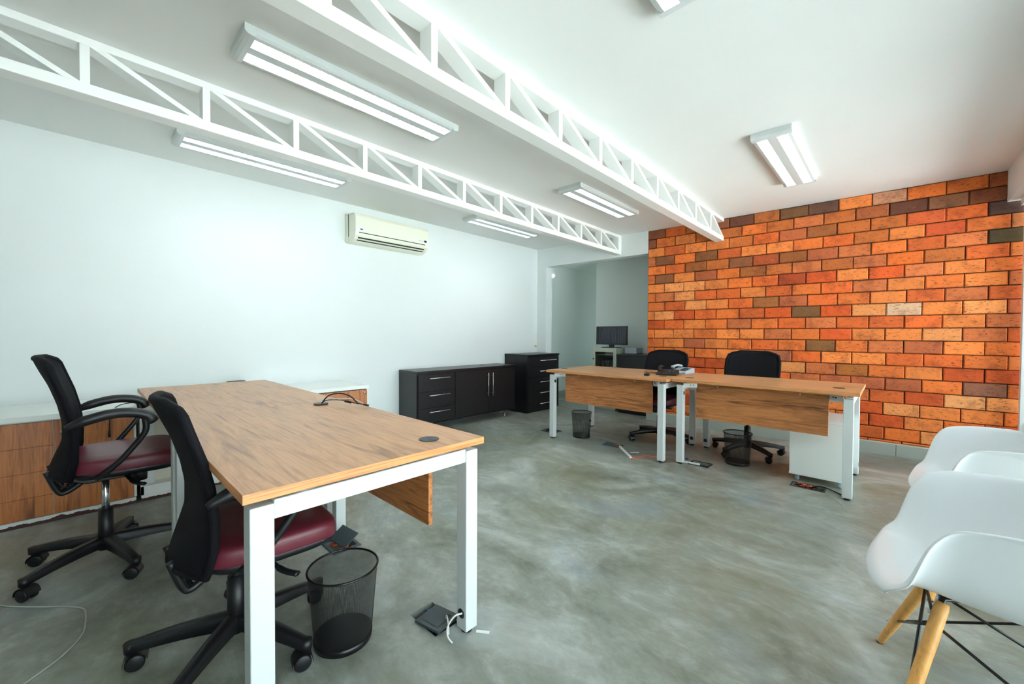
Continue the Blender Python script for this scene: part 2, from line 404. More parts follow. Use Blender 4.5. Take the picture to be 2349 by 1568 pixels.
# soffit beam above the glazed side
struct('trim_2', MB().box((0.668, -2.6, 2.228), (1.0, 5.35, CZ)), M['wall'], bevel=0.002)
struct('wall_right', MB().box((XR + .02, -2.6, 0), (0.95, -0.55, 2.228)), M['wall'])
# sliding glazed wall
w = thing('window_1', '', '', (XR, 2.1, 0)); w['kind'] = 'structure'; del w['label']; del w['category']
o_ = (XR, 2.1, 0)
mb = MB(o_).box((XR, -0.549, 2.17), (XR + .11, 5.16, 2.228)).box((XR, -0.549, 0), (XR + .11, 5.16, 0.04))
for y in (5.13, 3.995, 2.86, 1.725, 0.59, -.545): mb.box((XR + .02, y, 0.04), (XR + .08, y + 0.055, 2.17))
mb.build('window_frame', M['alu'], w, bevel=0.003)
mb = MB(o_)
for y in (4.0505, 2.9155, 1.7805, 0.6455, -.4895): mb.box((XR + .048, y, 0.04), (XR + .054, y + 1.079, 2.17))
mb.build('window_pane', M['glass'], w)
# pale terrace outside
struct('ground_terrace', MB().box((1.0, -6, -0.05), (16, 14, -0.01)), paint('terrace_concrete', (214, 216, 216), 0.8, 3))
# hallway beyond the opening
HZ = 2.35
struct('wall_hall_left', MB().box((-4.56, wy(-4.4) + .15, 0), (-4.41, 9.0, HZ)), M['hall'])
struct('wall_hall_side', MB().box((-4.41, wy(-4.2) + .151, 0), (-4.2, wy(-4.2) + .2, HZ)), M['hall'])
struct('wall_hall_back', MB().box((-3.535, 5.76, 0), (-2.1, 5.9, HZ)), M['hall'])
struct('wall_hall_return', MB().box((-3.535, 5.901, 0), (-3.4, 9.0, HZ)), M['hall'])
struct('wall_hall_end', MB().box((-4.56, 9.0, 0), (-3.4, 9.15, 0.8)).box((-4.56, 9.0, 2.0), (-3.4, 9.15, HZ)).box((-4.56, 9.0, 0.8), (-4.37, 9.15, 2.0)).box((-3.57, 9.0, 0.8), (-3.4, 9.15, 2.0)), M['hall'])  # opening left for the added end window
w2 = bpy.data.objects.new('added_hall_window', None); COL.objects.link(w2); w2.location = (-3.97, 9.05, 1.4); w2['kind'] = 'structure'  # unseen window, added so daylight brightens the dark hallway
o_ = (-3.97, 9.05, 1.4)
MB(o_).box((-4.37, 9.03, .8), (-4.33, 9.08, 2.0)).box((-3.61, 9.03, .8), (-3.57, 9.08, 2.0)).box((-4.33, 9.03, .8), (-3.61, 9.08, .84)).box((-4.33, 9.03, 1.96), (-3.61, 9.08, 2.0)).build('window_frame', M['alu'], w2)
MB(o_).box((-4.33, 9.05, .84), (-3.61, 9.056, 1.96)).build('window_pane', M['glass'], w2)
struct('wall_hall_right', MB().box((-2.1, wy(-2.1) + .151, 0), (-1.95, 5.9, HZ)), M['hall'])
struct('ceiling_hall', MB().box((-4.56, 5.24, HZ), (-1.95, 9.15, HZ + .1)), M['hall'])
struct('baseboard_hall', MB().box((-4.41, wy(-4.4) + .2, 0), (-4.395, 9.0, 0.10)), M['tile'])
o = MB((-4.40, 5.745, 2.169)).sphere((-4.395, 5.745, 2.169), 0.017).build('spot_lamp', M['spot'])
tag(o, 'small bright round spot lamp high on the hallway wall', 'lamp')

# ---------------------------------------------------------------- roof trusses
def truss(x0, x1, y_first, step, label, zb=2.222):
    o = (x1, 0, zb); yA, yB = YF, wy(x0) - 0.002
    t = thing('roof_truss', label, 'truss', o, 0, 'white steel roof trusses')
    MB(o).box((x0, yA, zb), (x1, yB, zb + 0.052)).build('lower_chord', M['truss'], t, bevel=0.006)
    MB(o).box((x0 + .004, yA, CZ - 0.038), (x1 - .002, yB, CZ - 0.001)).build('upper_chord', M['truss'], t, bevel=0.003)
    ys_ = []; y = y_first
    while y > yA + 0.1: y -= step
    y += step
    while y < yB - 0.02: ys_.append(y); y += step
    za, zc = zb + 0.05, CZ - 0.036
    for y in ys_:
        MB(o).box((x0 + .006, y - 0.017, za), (x1 - .004, y + 0.017, zc)).build('web_post', M['truss'], t, bevel=0.002)
    allp = ys_ + [yB + 0.03]
    for a, b in zip(allp[:-1], allp[1:]):
        y0, y1 = a + 0.035, b - 0.028; d = Vector((0, y1 - y0, za - zc)).normalized(); nrm = Vector((0, -d.z, d.y)) * 0.014
        y1c = min(y1, yB - .004)
        P = [(y0 - nrm.y, zc - nrm.z), (y0 + nrm.y, zc + nrm.z * 0), (y1c + nrm.y, za + nrm.z), (y1c - nrm.y, za)]
        MB(o).prism([(y0 - 0.026, zc), (y0 + 0.034, zc), (y1c + 0.018, za), (y1c - 0.042, za)], 0, x0 + .006, x1 - .004).build('web_diagonal', M['truss'], t, bevel=0.002)
    return t
truss(-1.545, -1.45, 1.05, 0.4545, 'white steel lattice truss nearer the middle, ending on the brick wall')
truss(-2.83, -2.735, 0.93, 0.4555, 'white steel lattice truss nearer the air conditioner, ending above the hallway opening')

# ---------------------------------------------------------------- ceiling lights
def ceiling_light(cx, y0, y1, label, wdt=0.25):
    z1 = CZ - 0.001; z0 = CZ - 0.055; L_ = y1 - y0; o = (cx, (y0 + y1) / 2, z1)
    t = thing('ceiling_light', label, 'ceiling light', o, 0, 'twin tube ceiling lights')
    h = wdt / 2; mb = MB(o); z0 = CZ - 0.046
    tr_ = [(-h + .028, -.027), (.027, h - .028)]                 # two troughs
    ya, yb = y0 + .045, y1 - .045
    mb.prism([(cx - h, z1), (cx - h, z0 + .015), (cx - h + .01, z0 + .004), (cx - h + .027, z0), (cx - h + .027, z1)], 1, y0 + .0455, y1 - .0455)
    mb.prism([(cx + h, z1), (cx + h, z0 + .015), (cx + h - .01, z0 + .004), (cx + h - .027, z0), (cx + h - .027, z1)], 1, y0 + .0455, y1 - .0455)
    mb.box((cx - .026, ya + .0005, z0 + .001), (cx + .026, yb - .0005, z1))
    for a, b, sg in ((y0, ya, 1), (y1, yb, -1)):
        mb.prism([(a, z1), (a, z0 + .015), (a + sg * .01, z0 + .004), (a + sg * .025, z0), (b, z0), (b, z1)], 0, cx - h, cx + h)
    mb.box((cx - h + .028, ya + .001, z1 - .004), (cx + h - .028, yb - .001, z1 - .001))
    mb.build('housing', M['white'], t)
    for a, b in tr_:
        c_ = cx + (a + b) / 2
        MB(o).tube([(c_, ya + .012, z0 + .028), (c_, yb - .012, z0 + .028)], 0.010, 12).build('lamp_tube', M['tube'], t)
        g = MB(o)
        for sg in (-1, 1):
            e_ = cx + (a if sg < 0 else b)
            g._add([(e_, ya + .001, z0 + .002), (e_, yb - .001, z0 + .002), (e_ - sg * .006, yb - .001, z0 + .02), (e_ - sg * .006, ya + .001, z0 + .02), (e_ - sg * .022, ya + .001, z0 + .040), (e_ - sg * .022, yb - .001, z0 + .040)], [(0, 1, 2, 3), (3, 2, 5, 4)], True)
        n = 27
        for i in range(1, n):
            y = ya + .01 + (yb - ya - .02) * i / n
            g.prism([(y - .0008, z0 + .003), (y + .0008, z0 + .003), (y + .0045, z0 + .0175), (y - .0045, z0 + .0175)], 0, cx + a + .002, cx + b - .002)
        g.build('louver', M['reflector'], t)
    return t
ceiling_light(-2.215, 0.50, 1.70, 'large nearest twin tube ceiling light between the two trusses')
ceiling_light(-3.60, 0.44, 1.63, 'twin tube ceiling light half hidden behind the far truss, left of the air conditioner')
ceiling_light(-2.175, 3.06, 4.20, 'smaller looking ceiling light between the trusses near the brick wall')
ceiling_light(-3.57, 3.07, 4.22, 'ceiling light behind the far truss, right of the air conditioner', 0.24)
ceiling_light(-0.61, 3.13, 4.33, 'ceiling light alone on the bright ceiling in front of the brick wall', 0.235)
ceiling_light(-0.61, 0.49, 1.685, 'ceiling light cut off by the top edge of the photo', 0.235)

# ---------------------------------------------------------------- air conditioner
o = (XL, 2.35, 2.06)
t = thing('air_conditioner', 'cream wall mounted split air conditioner with dark louvre slots', 'air conditioner', o)
y0, y1 = 1.90, 2.80
prof = [(-4.199, 2.07), (-4.199, 2.365), (-4.06, 2.365), (-4.005, 2.35), (-3.99, 2.32), (-3.99, 2.17), (-4.0, 2.13), (-4.03, 2.095), (-4.08, 2.07), (-4.12, 2.062)]
def prism_y(mb, poly, a, b):
    n = len(poly); vs = [(p[0], a, p[1]) for p in poly] + [(p[0], b, p[1]) for p in poly]
    mb._add(vs, [(k, (k + 1) % n, n + (k + 1) % n, n + k) for k in range(n)] + [tuple(range(n))[::-1], tuple(range(n, 2 * n))])
mb = MB(o); prism_y(mb, prof, y0 + .012, y1); mb.build('body', M['acw'], t, bevel=0.006, seg=3)
MB(o).box((XL + .001, y0, 2.075), (XL + .05, y0 + .012, 2.36)).build('side_cap', M['acw'], t, bevel=0.004)
MB(o).box((XL + .052, y0 + .008, 2.13), (XL + .056, y0 + .012, 2.36)).build('side_gap', M['acdark'], t)
mb = MB(o); prism_y(mb, [(-3.992, 2.155), (-3.988, 2.155), (-4.018, 2.098), (-4.024, 2.100)], y0 + .05, y1 - .045); f = mb.build('louver_flap', M['acw'], t)
for (a, b) in (((-3.9885, 2.160), (-3.9895, 2.153)), ((-4.008, 2.112), (-4.016, 2.100)), ((-4.036, 2.088), (-4.046, 2.081))):
    mb = MB(o); prism_y(mb, [(a[0] + .003, a[1] + .001), (a[0] - .01, a[1] + .001), (b[0] - .01, b[1] + .003), (b[0] + .003, b[1])], y0 + .05, y1 - .05); mb.build('air_slot', M['acdark'], t)
MB(o).box((-3.9895, y1 - .062, 2.185), (-3.988, y1 - .03, 2.208)).build('display', M['navy'], t)
mb = MB(o)
for q in (-.13, -.107, -.096, -.085, -.072): mb.box((-3.9895, y1 + q, 2.193), (-3.988, y1 + q + (.008 if q == -.13 else .003), 2.2))
mb.build('button_row', M['logo'], t)
MB(o).grid(lambda u, v: (-3.988, y0 + .075 + .018 * v * math.cos(2 * PI * u), 2.192 + .008 * v * math.sin(2 * PI * u)), 20, 1).build('badge', M['logo'], t)
o = MB((XL, 5.01, .938)).box((XL + .001, 4.99, .922), (XL + .02, 5.03, .952)).build('wall_outlet', M['yellow'], bevel=.004)
tag(o, 'small yellowed outlet on the white wall above the tall black drawers', 'outlet')

# ---------------------------------------------------------------- desks
def desk(x0, x1, y0, y1, label, gx, gy, holes, panel_x, flip=False, gap=False):
    """y0 = the side where the fabric ends; modesty panel at py"""
    o = ((x0 + x1) / 2, (y0 + y1) / 2, 0)
    t = thing('office_desk', label, 'desk', o, 0, 'walnut topped desks on white legs')
    top = MB(o).box((x0, y0, 0.7155), (x1, y1, 0.740)).build('desktop', M['wtop'], t, bevel=0.0015)
    top.data.materials.append(M['wedge'])
    for p in top.data.polygons:
        if abs(p.normal.z) < 0.5: p.material_index = 1
    W_ = 0.055; ix0, ix1 = x0 + .032, x1 - .032; iy0, iy1 = y0 + .022, y1 - .003
    legs = {}
    for nm, xa, ya in (('fl', ix0, iy0), ('fr', ix1 - W_, iy0), ('bl', ix0, iy1 - W_), ('br', ix1 - W_, iy1 - W_)):
        lg = MB(o).box((xa, ya, 0.014), (xa + W_, ya + W_, 0.690)).build('leg', M['white'], t, bevel=0.003)
        MB(o).cyl((xa + W_ / 2, ya + W_ / 2), 0.019, 0.0, 0.014).build('foot_pad', M['rubber'], lg)
        legs[nm] = (lg, xa, ya)
    for nm, face, z in holes:
        lg, xa, ya = legs[nm]
        c = {'-y': ((xa + W_ / 2, ya - .0012, z), (0, 1, 0)), '+x': ((xa + W_ - .0004, ya + W_ / 2, z), (1, 0, 0)), '-x': ((xa - .0012, ya + W_ / 2, z), (1, 0, 0))}[face]
        MB(o).disc(c[0], c[1], 0.0175, 0.0016, 24).build('cable_port', M['grommet'], lg)
    for xa in (ix0, ix1 - W_):
        MB(o).box((xa + .012, iy0 + W_, 0.648), (xa + W_ - .004, iy1 - W_, 0.698)).build('end_rail', M['white'], t, bevel=0.003)
    ys_sp = [y0 + .14, y1 - .18]
    mb = MB(o)
    for xa in (ix0 + .012, ix1 - W_ + .01):
        for y in ys_sp: mb.box((xa, y, .698), (xa + .03, y + .04, .7155))
    mb.build('spacer', M['greyplast'], t)
    py = y1 - .12 if flip else y0 + .12; sg = -1 if flip else 1
    MB(o).box((ix0 + W_, min(py + sg * .018, py + sg * .058), .652), (ix1 - W_, max(py + sg * .018, py + sg * .058), .706)).build('long_rail', M['white'], t, bevel=.003)
    pa, pb = panel_x
    pn = MB(o).box((pa, min(py, py + sg * .018), .402), (pb, max(py, py + sg * .018), .704)).build('modesty_panel', M['wpan'], t, bevel=.001)
    for x in (pa + .17, pb - .17): MB(o).disc((x, py, .688), (0, -sg, 0), .006, .003, 12).build('screw_cap', M['steel'], pn)
    yl = iy1 - W_ if flip else iy0
    for xa, d in ((ix0 + W_, 1), (ix1 - W_, -1)):
        xe = xa + d * .085
        b_ = MB(o).prism([(xa, yl + .01), (xa, yl + .045), (xe, py + sg * .03), (xe, py + sg * .0)], 2, .668, .706).build('corner_bracket', M['white'], t, bevel=.002)
        for q in (.045, .062):
            yy = yl + .01 + (py - yl - .01) * q / .085 if not flip else yl + .045
            MB(o).disc((xa + d * q, yy - .002, .69), (0, -1, 0), .0045, .002, 10).build('bolt', M['grommet'], b_)
    for x, y in zip(gx, gy):
        MB(o).cyl((x, y), 0.036, .740, .7425, 28).build('grommet', M['grommet'], t, bevel=.001)
    return t
desk(-2.335, -1.10, .252, 1.02, 'near desk with a bare top reaching the foreground, its round cable grommet in front', [-1.215], [.855], [('br', '-y', .075)], (-2.16, -1.255), flip=True)
desk(-3.735, -2.3365, .252, 1.02, 'far half of the foreground desk pair, against the wood fronted wall cabinets', [], [], [('br', '-y', .075)], (-3.58, -2.5), flip=True)
desk(-1.40, -.150, 3.535, 4.30, 'right hand back desk with white drawer unit underneath', [-1.32, -.28], [3.73, 3.80], [('fl', '+x', .62), ('bl', '-y', .075), ('fr', '-x', .62), ('br', '+x', .09)], (-1.235, -.325))
desk(-2.735, -1.415, 3.45, 4.30, 'left hand back desk holding the telephones', [-2.67, -1.55], [3.70, 3.70], [('fl', '+x', .62), ('bl', '-y', .075), ('br', '-y', .075)], (-2.565, -1.595))

# cables through the grommet of the near desk
t = thing('cable_bundle', 'loose black and white cables coming out of the grommet on the foreground desk', 'cables', (-2.225, .872, .7425))
o = (-2.225, .872, .7425)
MB(o).cyl((-2.225, .872), .036, .743, .7465, 24).build('grommet_cap', M['grommet'], t)
MB(o).tube(smoothpts([(-2.215, .872, .747), (-2.20, .90, .785), (-2.16, .94, .80), (-2.08, .965, .79), (-2.02, .98, .755)]), .0035, 8).build('power_cable', M['rubber'], t)
c = MB(o).tube(smoothpts([(-2.215, .872, .747), (-2.19, .89, .765), (-2.13, .93, .768), (-2.06, .96, .760), (-1.99, .99, .756), (-1.96, 1.0, .752)]), .0022, 8).build('thin_cable', M['rubber'], t)
MB(o).tube([(-2.095, .945, .765), (-2.06, .960, .7605)], .0065, 10).build('connector', M['black'], c)
MB(o).tube([(-1.985, .99, .756), (-1.955, 1.004, .752)], .005, 10).build('connector', M['black'], c)
MB(o).tube(smoothpts([(-2.225, .88, .747), (-2.17, .93, .77), (-2.11, .98, .772), (-2.05, 1.0, .762), (-2.0, 1.005, .750), (-1.97, 1.015, .744)]), .003, 8).build('white_cable', M['wcable'], t)

# ---------------------------------------------------------------- task chairs
def task_chair(loc, rz, base_rz, sh, label, arms=True, chrome=False, group=None, bright=1):
    """origin on the floor under the column, faces local +y; sh = seat top height"""
    t = thing('office_chair', label, 'chair', (loc[0], loc[1], 0), rz, group)
    # base
    MB().cyl((0, 0), .030, .062, .125, 20).build('base_hub', M['black'], t)
    for k in range(5):
        a = base_rz - rz + 2 * PI * k / 5; d = Vector((math.cos(a), math.sin(a), 0)); nrm = Vector((-d.y, d.x, 0))
        def leg(u, v, d=d, nrm=nrm):
            s = .012 + .29 * u; w_ = .026 - .009 * u; zt = .130 - .010 * u - .028 * u * u; hh = .052 - .022 * u
            q = [(-1, -1), (-1, .6), (-.6, 1), (.6, 1), (1, .6), (1, -1), (-1, -1)][round(v * 6)]
            return d * s + nrm * (w_ * q[0]) + Vector((0, 0, zt - hh * (1 - q[1]) / 2))
        mb = MB(); mb.grid(leg, 10, 6); 
        e0 = d * .012; e1 = d * .302
        mb.tube([e1 + Vector((0, 0, .06)), e1 + Vector((0, 0, .090))], [.0175, .019], 14)
        L_ = mb.build('base_leg', M['black'], t, bevel=0)
        ca = a + (0.9, -0.6, 1.9, 0.3, -1.5)[k]; cdv = Vector((math.cos(ca), math.sin(ca), 0)); cn = Vector((-cdv.y, cdv.x, 0))
        c0 = d * .302 - cdv * .012 + Vector((0, 0, .0275))
        w_ = MB()
        for sd in (-1, 1): w_.tube([c0 + cn * sd * .006, c0 + cn * sd * .009, c0 + cn * sd * .022, c0 + cn * sd * .025], [.020, .0265, .0265, .022], 20)
        w_.grid(lambda u, v: c0 + cn * (v - .5) * .05 + (cdv * math.cos(PI * (1.0 - u * 1.05)) + Vector((0, 0, 1)) * math.sin(PI * (1.0 - u * 1.05))) * .0315, 10, 2)
        w_.tube([c0 + Vector((0, 0, .02)) + cdv * .012, c0 + Vector((0, 0, .042)) + cdv * .012], .010, 10)
        w_.build('caster', M['black'], t)
    zt = sh - .12
    MB().tube([(0, 0, .065), (0, 0, min(.26, zt - .03))], [.030, .027], 20).build('column_shroud', M['black'], t)
    MB().tube([(0, 0, .2), (0, 0, zt)], .0145, 16).build('gas_lift', M['chrome'] if chrome else M['black'], t)
    # mechanism
    mb = MB().prism([(-.13, zt + .045), (.16, zt + .05), (.17, zt + .03), (.08, zt - .012), (-.06, zt - .015), (-.15, zt + .02)], 0, -.075, .075)
    mb.build('tilt_mechanism', M['black'], t, bevel=.006)
    MB().cyl((0, .12), .033, zt - .055, zt + .02, 20, .036).build('tension_knob', M['black'], t)
    lv = MB().tube(smoothpts([(.07, .07, zt + .01), (.14, .08, zt + .0), (.20, .10, zt - .012), (.25, .13, zt - .014)]), [.009] * 10 + [.012] * 9, 10, flat=.6); lv.build('height_lever', M['black'], t)
    # seat
    def seat(top):
        def fn(u, v):
            a_ = 2 * PI * u; c_, s_2 = math.cos(a_), math.sin(a_); p_ = .38
            sx_ = math.copysign(abs(c_) ** p_, c_); sy_ = math.copysign(abs(s_2) ** p_, s_2)
            prof_ = [(0, 0), (.6, .003), (.93, .0), (.985, -.007), (1.0, -.022), (1.0, -.050), (.988, -.058)] if top else [(.97, -.058), (.985, -.068), (.9, -.088), (.5, -.092), (0, -.092), (0, -.092), (0, -.092)]
            rr_, z_ = prof_[round(v * 6)]
            y_ = .085 + .205 * sy_ * rr_; zz = sh + z_
            if top and y_ > .20: zz -= (y_ - .20) ** 2 * 2.0
            return (.235 * sx_ * rr_ * (1 - .08 * max(0, -sy_)), y_, zz)
        return fn
    MB().grid(seat(True), 48, 6).build('seat', M['leather'], t)
    MB().grid(seat(False), 48, 6).build('seat_shell', M['black'], t)
    # backrest: bowed shell, leaning back, flaring at the foot
    E_ = [(-.178, .458), (-.160, .422), (-.145, .370), (-.120, .290), (-.100, .200), (-.090, .100), (-.092, .010), (-.108, -.075)]
    C_ = [(-.216, .458), (-.198, .412), (-.168, .340), (-.142, .250), (-.128, .165), (-.130, .075), (-.160, -.005), (-.180, -.070)]
    hw = [.150, .212, .226, .228, .226, .222, .216, .190]
    def back(u, v):
        f_ = v * 7; i = min(int(f_), 6); q = f_ - i; x = 2 * u - 1
        e_ = [E_[i][k_] * (1 - q) + E_[i + 1][k_] * q for k_ in (0, 1)]; c_ = [C_[i][k_] * (1 - q) + C_[i + 1][k_] * q for k_ in (0, 1)]
        w_ = hw[i] * (1 - q) + hw[i + 1] * q; k2 = 1 - abs(x) ** 2.2
        return (w_ * x, e_[0] + (c_[0] - e_[0]) * k2, sh + e_[1] + (c_[1] - e_[1]) * k2)
    bk = MB().grid(back, 14, 21).build('backrest', M['fabric'], t, solid=.022, sub=1)
    edge = [Vector(back(0, v / 14)) for v in range(1, 15)]; edge2 = [Vector(back(1, v / 14)) for v in range(14, 0, -1)]
    topc = [Vector(back(u / 8, 0)) for u in range(8, -1, -1)]; botc = [Vector(back(u / 8, 1)) for u in range(0, 9)]
    MB().tube(edge + botc[1:-1] + edge2 + topc[1:-1], .0135, 10, closed=True).build('back_frame', M['fabric'], bk)
    lp = MB()
    for sd in (-1, 1): lp.tube(smoothpts([(sd * .05, -.02, zt + .02), (sd * .05, -.07, zt - .002), (sd * .055, -.13, sh - .160), (sd * .06, -.155, sh - .140), (sd * .07, -.185, sh - .05)]), .012, 10)
    lp.tube([(-.055, -.136, sh - .159), (.055, -.136, sh - .159)], .012, 10)
    lp.build('back_bracket', M['black'], t)
    if arms:
        for sd in (-1, 1):
            X_ = .275 * sd
            pad = smoothpts([(X_, -.115, sh + .168), (X_, -.06, sh + .192), (X_, .02, sh + .212), (X_, .09, sh + .210), (X_, .14, sh + .192), (X_, .168, sh + .158)], 5)
            n_ = len(pad); am = MB().tube(pad, [.010 + .012 * min(1, i / 5) * min(1, (n_ - i) / 3 + .25) for i in range(n_)], 14, flat=1.0).build('armrest', M['black'], t)
            MB().tube(smoothpts([(X_, .135, sh + .178), (X_ * .99, .138, sh + .13), (X_ * .97, .118, sh + .085), (X_ * .90, .04, sh - .02), (X_ * .80, -.02, sh - .075), (X_ * .45, -.01, sh - .095)], 6), .0125, 12).build('arm_tube', M['black'], am)
    return t
task_chair((-2.80, .07), R(-2), R(17), .545, 'burgundy seat office chair with black back, by the wood cabinets', True, True, 'burgundy and black office chairs')
task_chair((-1.69, .368), R(-3), R(27), .452, 'lower burgundy seat office chair pushed under the foreground desk beside the mesh bin', True, False, 'burgundy and black office chairs')
task_chair((-.99, 4.32), R(180), R(-41), .505, 'office chair with plain black back behind the right hand back desk', False, False, 'burgundy and black office chairs')
task_chair((-1.80, 4.22), R(176), R(-62), .49, 'office chair with black back behind the left hand back desk near the telephones', False, False, 'burgundy and black office chairs')

# ---------------------------------------------------------------- white shell armchairs
def shell_chair(loc, rz, label):
    t = thing('shell_chair', label, 'chair', (loc[0], loc[1], 0), rz, 'white shell armchairs')
    # v sections: depth x, z of centre, rim rise, half width, forward wrap
    V = [(.012, .392, .012, .150, -.03), (-.004, .402, .014, .192, -.035), (.0, .425, .010, .215, -.035), (.018, .440, .012, .232, -.03), (.05, .440, .035, .246, -.025), (.082, .436, .105, .254, -.012), (.115, .430, .185, .264, 0), (.155, .422, .240, .272, 0), (.24, .412, .262, .284, 0),
         (.33, .407, .268, .290, 0), (.415, .418, .255, .292, .02), (.475, .470, .19, .295, .06), (.515, .56, .13, .285, .11), (.545, .66, .075, .262, .12), (.565, .745, .03, .225, .09), (.575, .79, -.01, .17, .05)]
    Lp = [(0, 0), (.22, .005), (.42, .02), (.60, .07), (.76, .22), (.87, .52), (.94, .82), (.99, .97), (1.05, 1.0)]
    def fn(u, v):
        f_ = v * (len(V) - 1); i = min(int(f_), len(V) - 2); q = f_ - i; q2 = q
        a = [V[i][k] * (1 - q2) + V[i + 1][k] * q2 for k in range(5)]
        x = 2 * u - 1; g = abs(x) * (len(Lp) - 1); j = min(int(g), len(Lp) - 2); r = g - j
        lat = Lp[j][0] * (1 - r) + Lp[j + 1][0] * r; ris = Lp[j][1] * (1 - r) + Lp[j + 1][1] * r
        return (a[0] - a[4] * lat * lat, math.copysign(lat * a[3], x), a[1] + a[2] * ris)
    MB().grid(fn, 16, 26).build('shell', M['shell'], t, solid=.008, sub=2)
    # dowel legs
    top = [(.155, .09), (.155, -.09), (.38, .09), (.38, -.09)]; foot = [(.04, .29), (.04, -.29), (.53, .27), (.53, -.27)]
    pts = []
    for (a, b), (c_, d_) in zip(top, foot):
        A = Vector((a, b, .388)); B = Vector((c_, d_, 0.004))
        lg = MB().tube([B, B.lerp(A, .02), B.lerp(A, .35), B.lerp(A, .75), A.lerp(B, .03), A], [.009, .0100, .0145, .0160, .0155, .013], 20).build('leg', M['wleg'], t)
        MB().tube([B + Vector((0, 0, -.004)), B + Vector((0, 0, .001))], .010, 14).build('foot_cap', M['rubber'], lg)
        for f_ in (.30, .92):
            P_ = B.lerp(A, f_); MB().disc(P_ + Vector((-.017, 0, .004)), (-1, 0, .2), .005, .004, 12).build('bolt', M['steel'], lg)
        pts.append((A, B))
    mt_ = MB()
    for (A, B) in pts: mt_.tube([A.lerp(B, .10) , A + Vector((0, 0, .012)), A.lerp(Vector((.28, 0, .40)), .25) + Vector((0, 0, .01))], .009, 8)
    mt_.tube([(pts[0][0] + Vector((0, 0, .012))), (pts[1][0] + Vector((0, 0, .012)))], .008, 8).tube([(pts[2][0] + Vector((0, 0, .012))), (pts[3][0] + Vector((0, 0, .012)))], .008, 8)
    mt_.build('mounting_bracket', M['blackm'], t)
    wr = MB()
    def P(i, f_): A, B = pts[i]; return B.lerp(A, f_)
    for a, fa, b, fb in ((0, .86, 1, .34), (1, .86, 0, .34), (0, .86, 2, .34), (2, .86, 0, .34), (1, .86, 3, .34), (3, .86, 1, .34), (2, .86, 3, .34), (3, .86, 2, .34), (0, .86, 1, .86), (2, .86, 3, .86)):
        wr.tube([P(a, fa), P(b, fb)], .0042, 8)
    wr.build('wire_brace', M['blackm'], t)
    return t
shell_chair((-.045, 1.70), R(2), 'nearest white moulded plastic armchair on wooden legs')
shell_chair((.075, 2.74), R(4), 'white plastic armchair behind the nearest one, closer to the brick wall')

# ---------------------------------------------------------------- mesh bins
def bin_(cx, cy, r1, r0, h, label):
    t = thing('waste_bin', label, 'bin', (cx, cy, 0), 0, 'black wire mesh bins')
    mb = MB(); uvl = mb.bm.loops.layers.uv.new('UVMap'); n = 48
    vs, fs = mb._add([(r * math.cos(2 * PI * k / n), r * math.sin(2 * PI * k / n), z) for r, z in ((r0, .012), (r1 - .001, h)) for k in range(n)], [(k, (k + 1) % n, n + (k + 1) % n, n + k) for k in range(n)], True)
    cu, cv = 240, 90
    for k, f in enumerate(fs):
        for lp, (a, b) in zip(f.loops, ((0, 0), (1, 0), (1, 1), (0, 1))): lp[uvl].uv = ((k + a) / n * cu, b * cv)
    # keep normals/uv order: no recalculation needed
    me = bpy.data.meshes.new('mesh_wall'); mb.bm.to_mesh(me); mb.bm.free(); me.materials.append(M['mesh'])
    o = bpy.data.objects.new('mesh_wall', me); COL.objects.link(o); o.parent = t
    MB().tube([(r1 * math.cos(2 * PI * k / 48), r1 * math.sin(2 * PI * k / 48), h) for k in range(48)], .0042, 10, closed=True).build('rim', M['blackm'], t)
    MB().cyl((0, 0), r0 + .001, 0, .024, 48, r0 + .003).build('base_band', M['blackm'], t)
    a = R(70); d = Vector((math.cos(a), math.sin(a), 0))
    MB().tube([d * (r0 + .001) + Vector((0, 0, .02)), d * (r1) + Vector((0, 0, h))], .0018, 6).build('seam', M['blackm'], t)
bin_(-1.455, .648, .120, .098, .268, 'large looking black mesh bin by the foreground desk leg')
bin_(-2.485, 3.765, .110, .092, .27, 'black mesh bin under the left hand back desk')
bin_(-.975, 3.93, .112, .094, .27, 'black mesh bin under the right hand back desk, in front of a chair base')

# ---------------------------------------------------------------- wood fronted wall cabinets
CF = -3.60
def cab_common(y0, y1, t, o):
    MB(o).box((XL + .002, y0 - .004, .606), (CF + .012, y1 + .004, .638)).build('worktop', M['whitelam'], t, bevel=.002)
    MB(o).box((XL + .01, y0 + .004, 0), (CF - .006, y1 - .004, .040)).build('plinth', M['plinth'], t)
y0, y1 = -1.20, .236; o = (CF, (y0 + y1) / 2, 0)
t = thing('wall_cabinet', 'white cabinet with walnut drawer and door fronts behind the left chair', 'cabinet', o, 0, 'low white cabinets along the left wall')
cab_common(y0, y1, t, o)
MB(o).box((XL + .01, y0, .041), (CF - .02, y1, .605)).build('carcass', M['whitelam'], t)
zs = [.044, .165, .309, .455, .598]
for a, b in zip(zs[:-1], zs[1:]):
    MB(o).box((CF - .019, -.62, a + .001), (CF, -.129, b - .001)).build('drawer', M['wcab'], t)
    MB(o).box((CF - .019, y0 + .002, a + .001), (CF, -.623, b - .001)).build('drawer', M['wcab'], t)
d = MB(o).box((CF - .019, -.125, .045), (CF, .222, .597)).build('cabinet_door', M['wcab'], t)
MB(o).disc((CF, -.085, .527), (1, 0, 0), .012, .018).build('knob', M['steel'], d)
y0, y1 = .252, 1.845; o = (CF, (y0 + y1) / 2, 0)
t = thing('wall_cabinet', 'white cabinet with open cream shelves and one walnut door, behind the foreground desk', 'cabinet', o, 0, 'low white cabinets along the left wall')
cab_common(y0, y1, t, o)
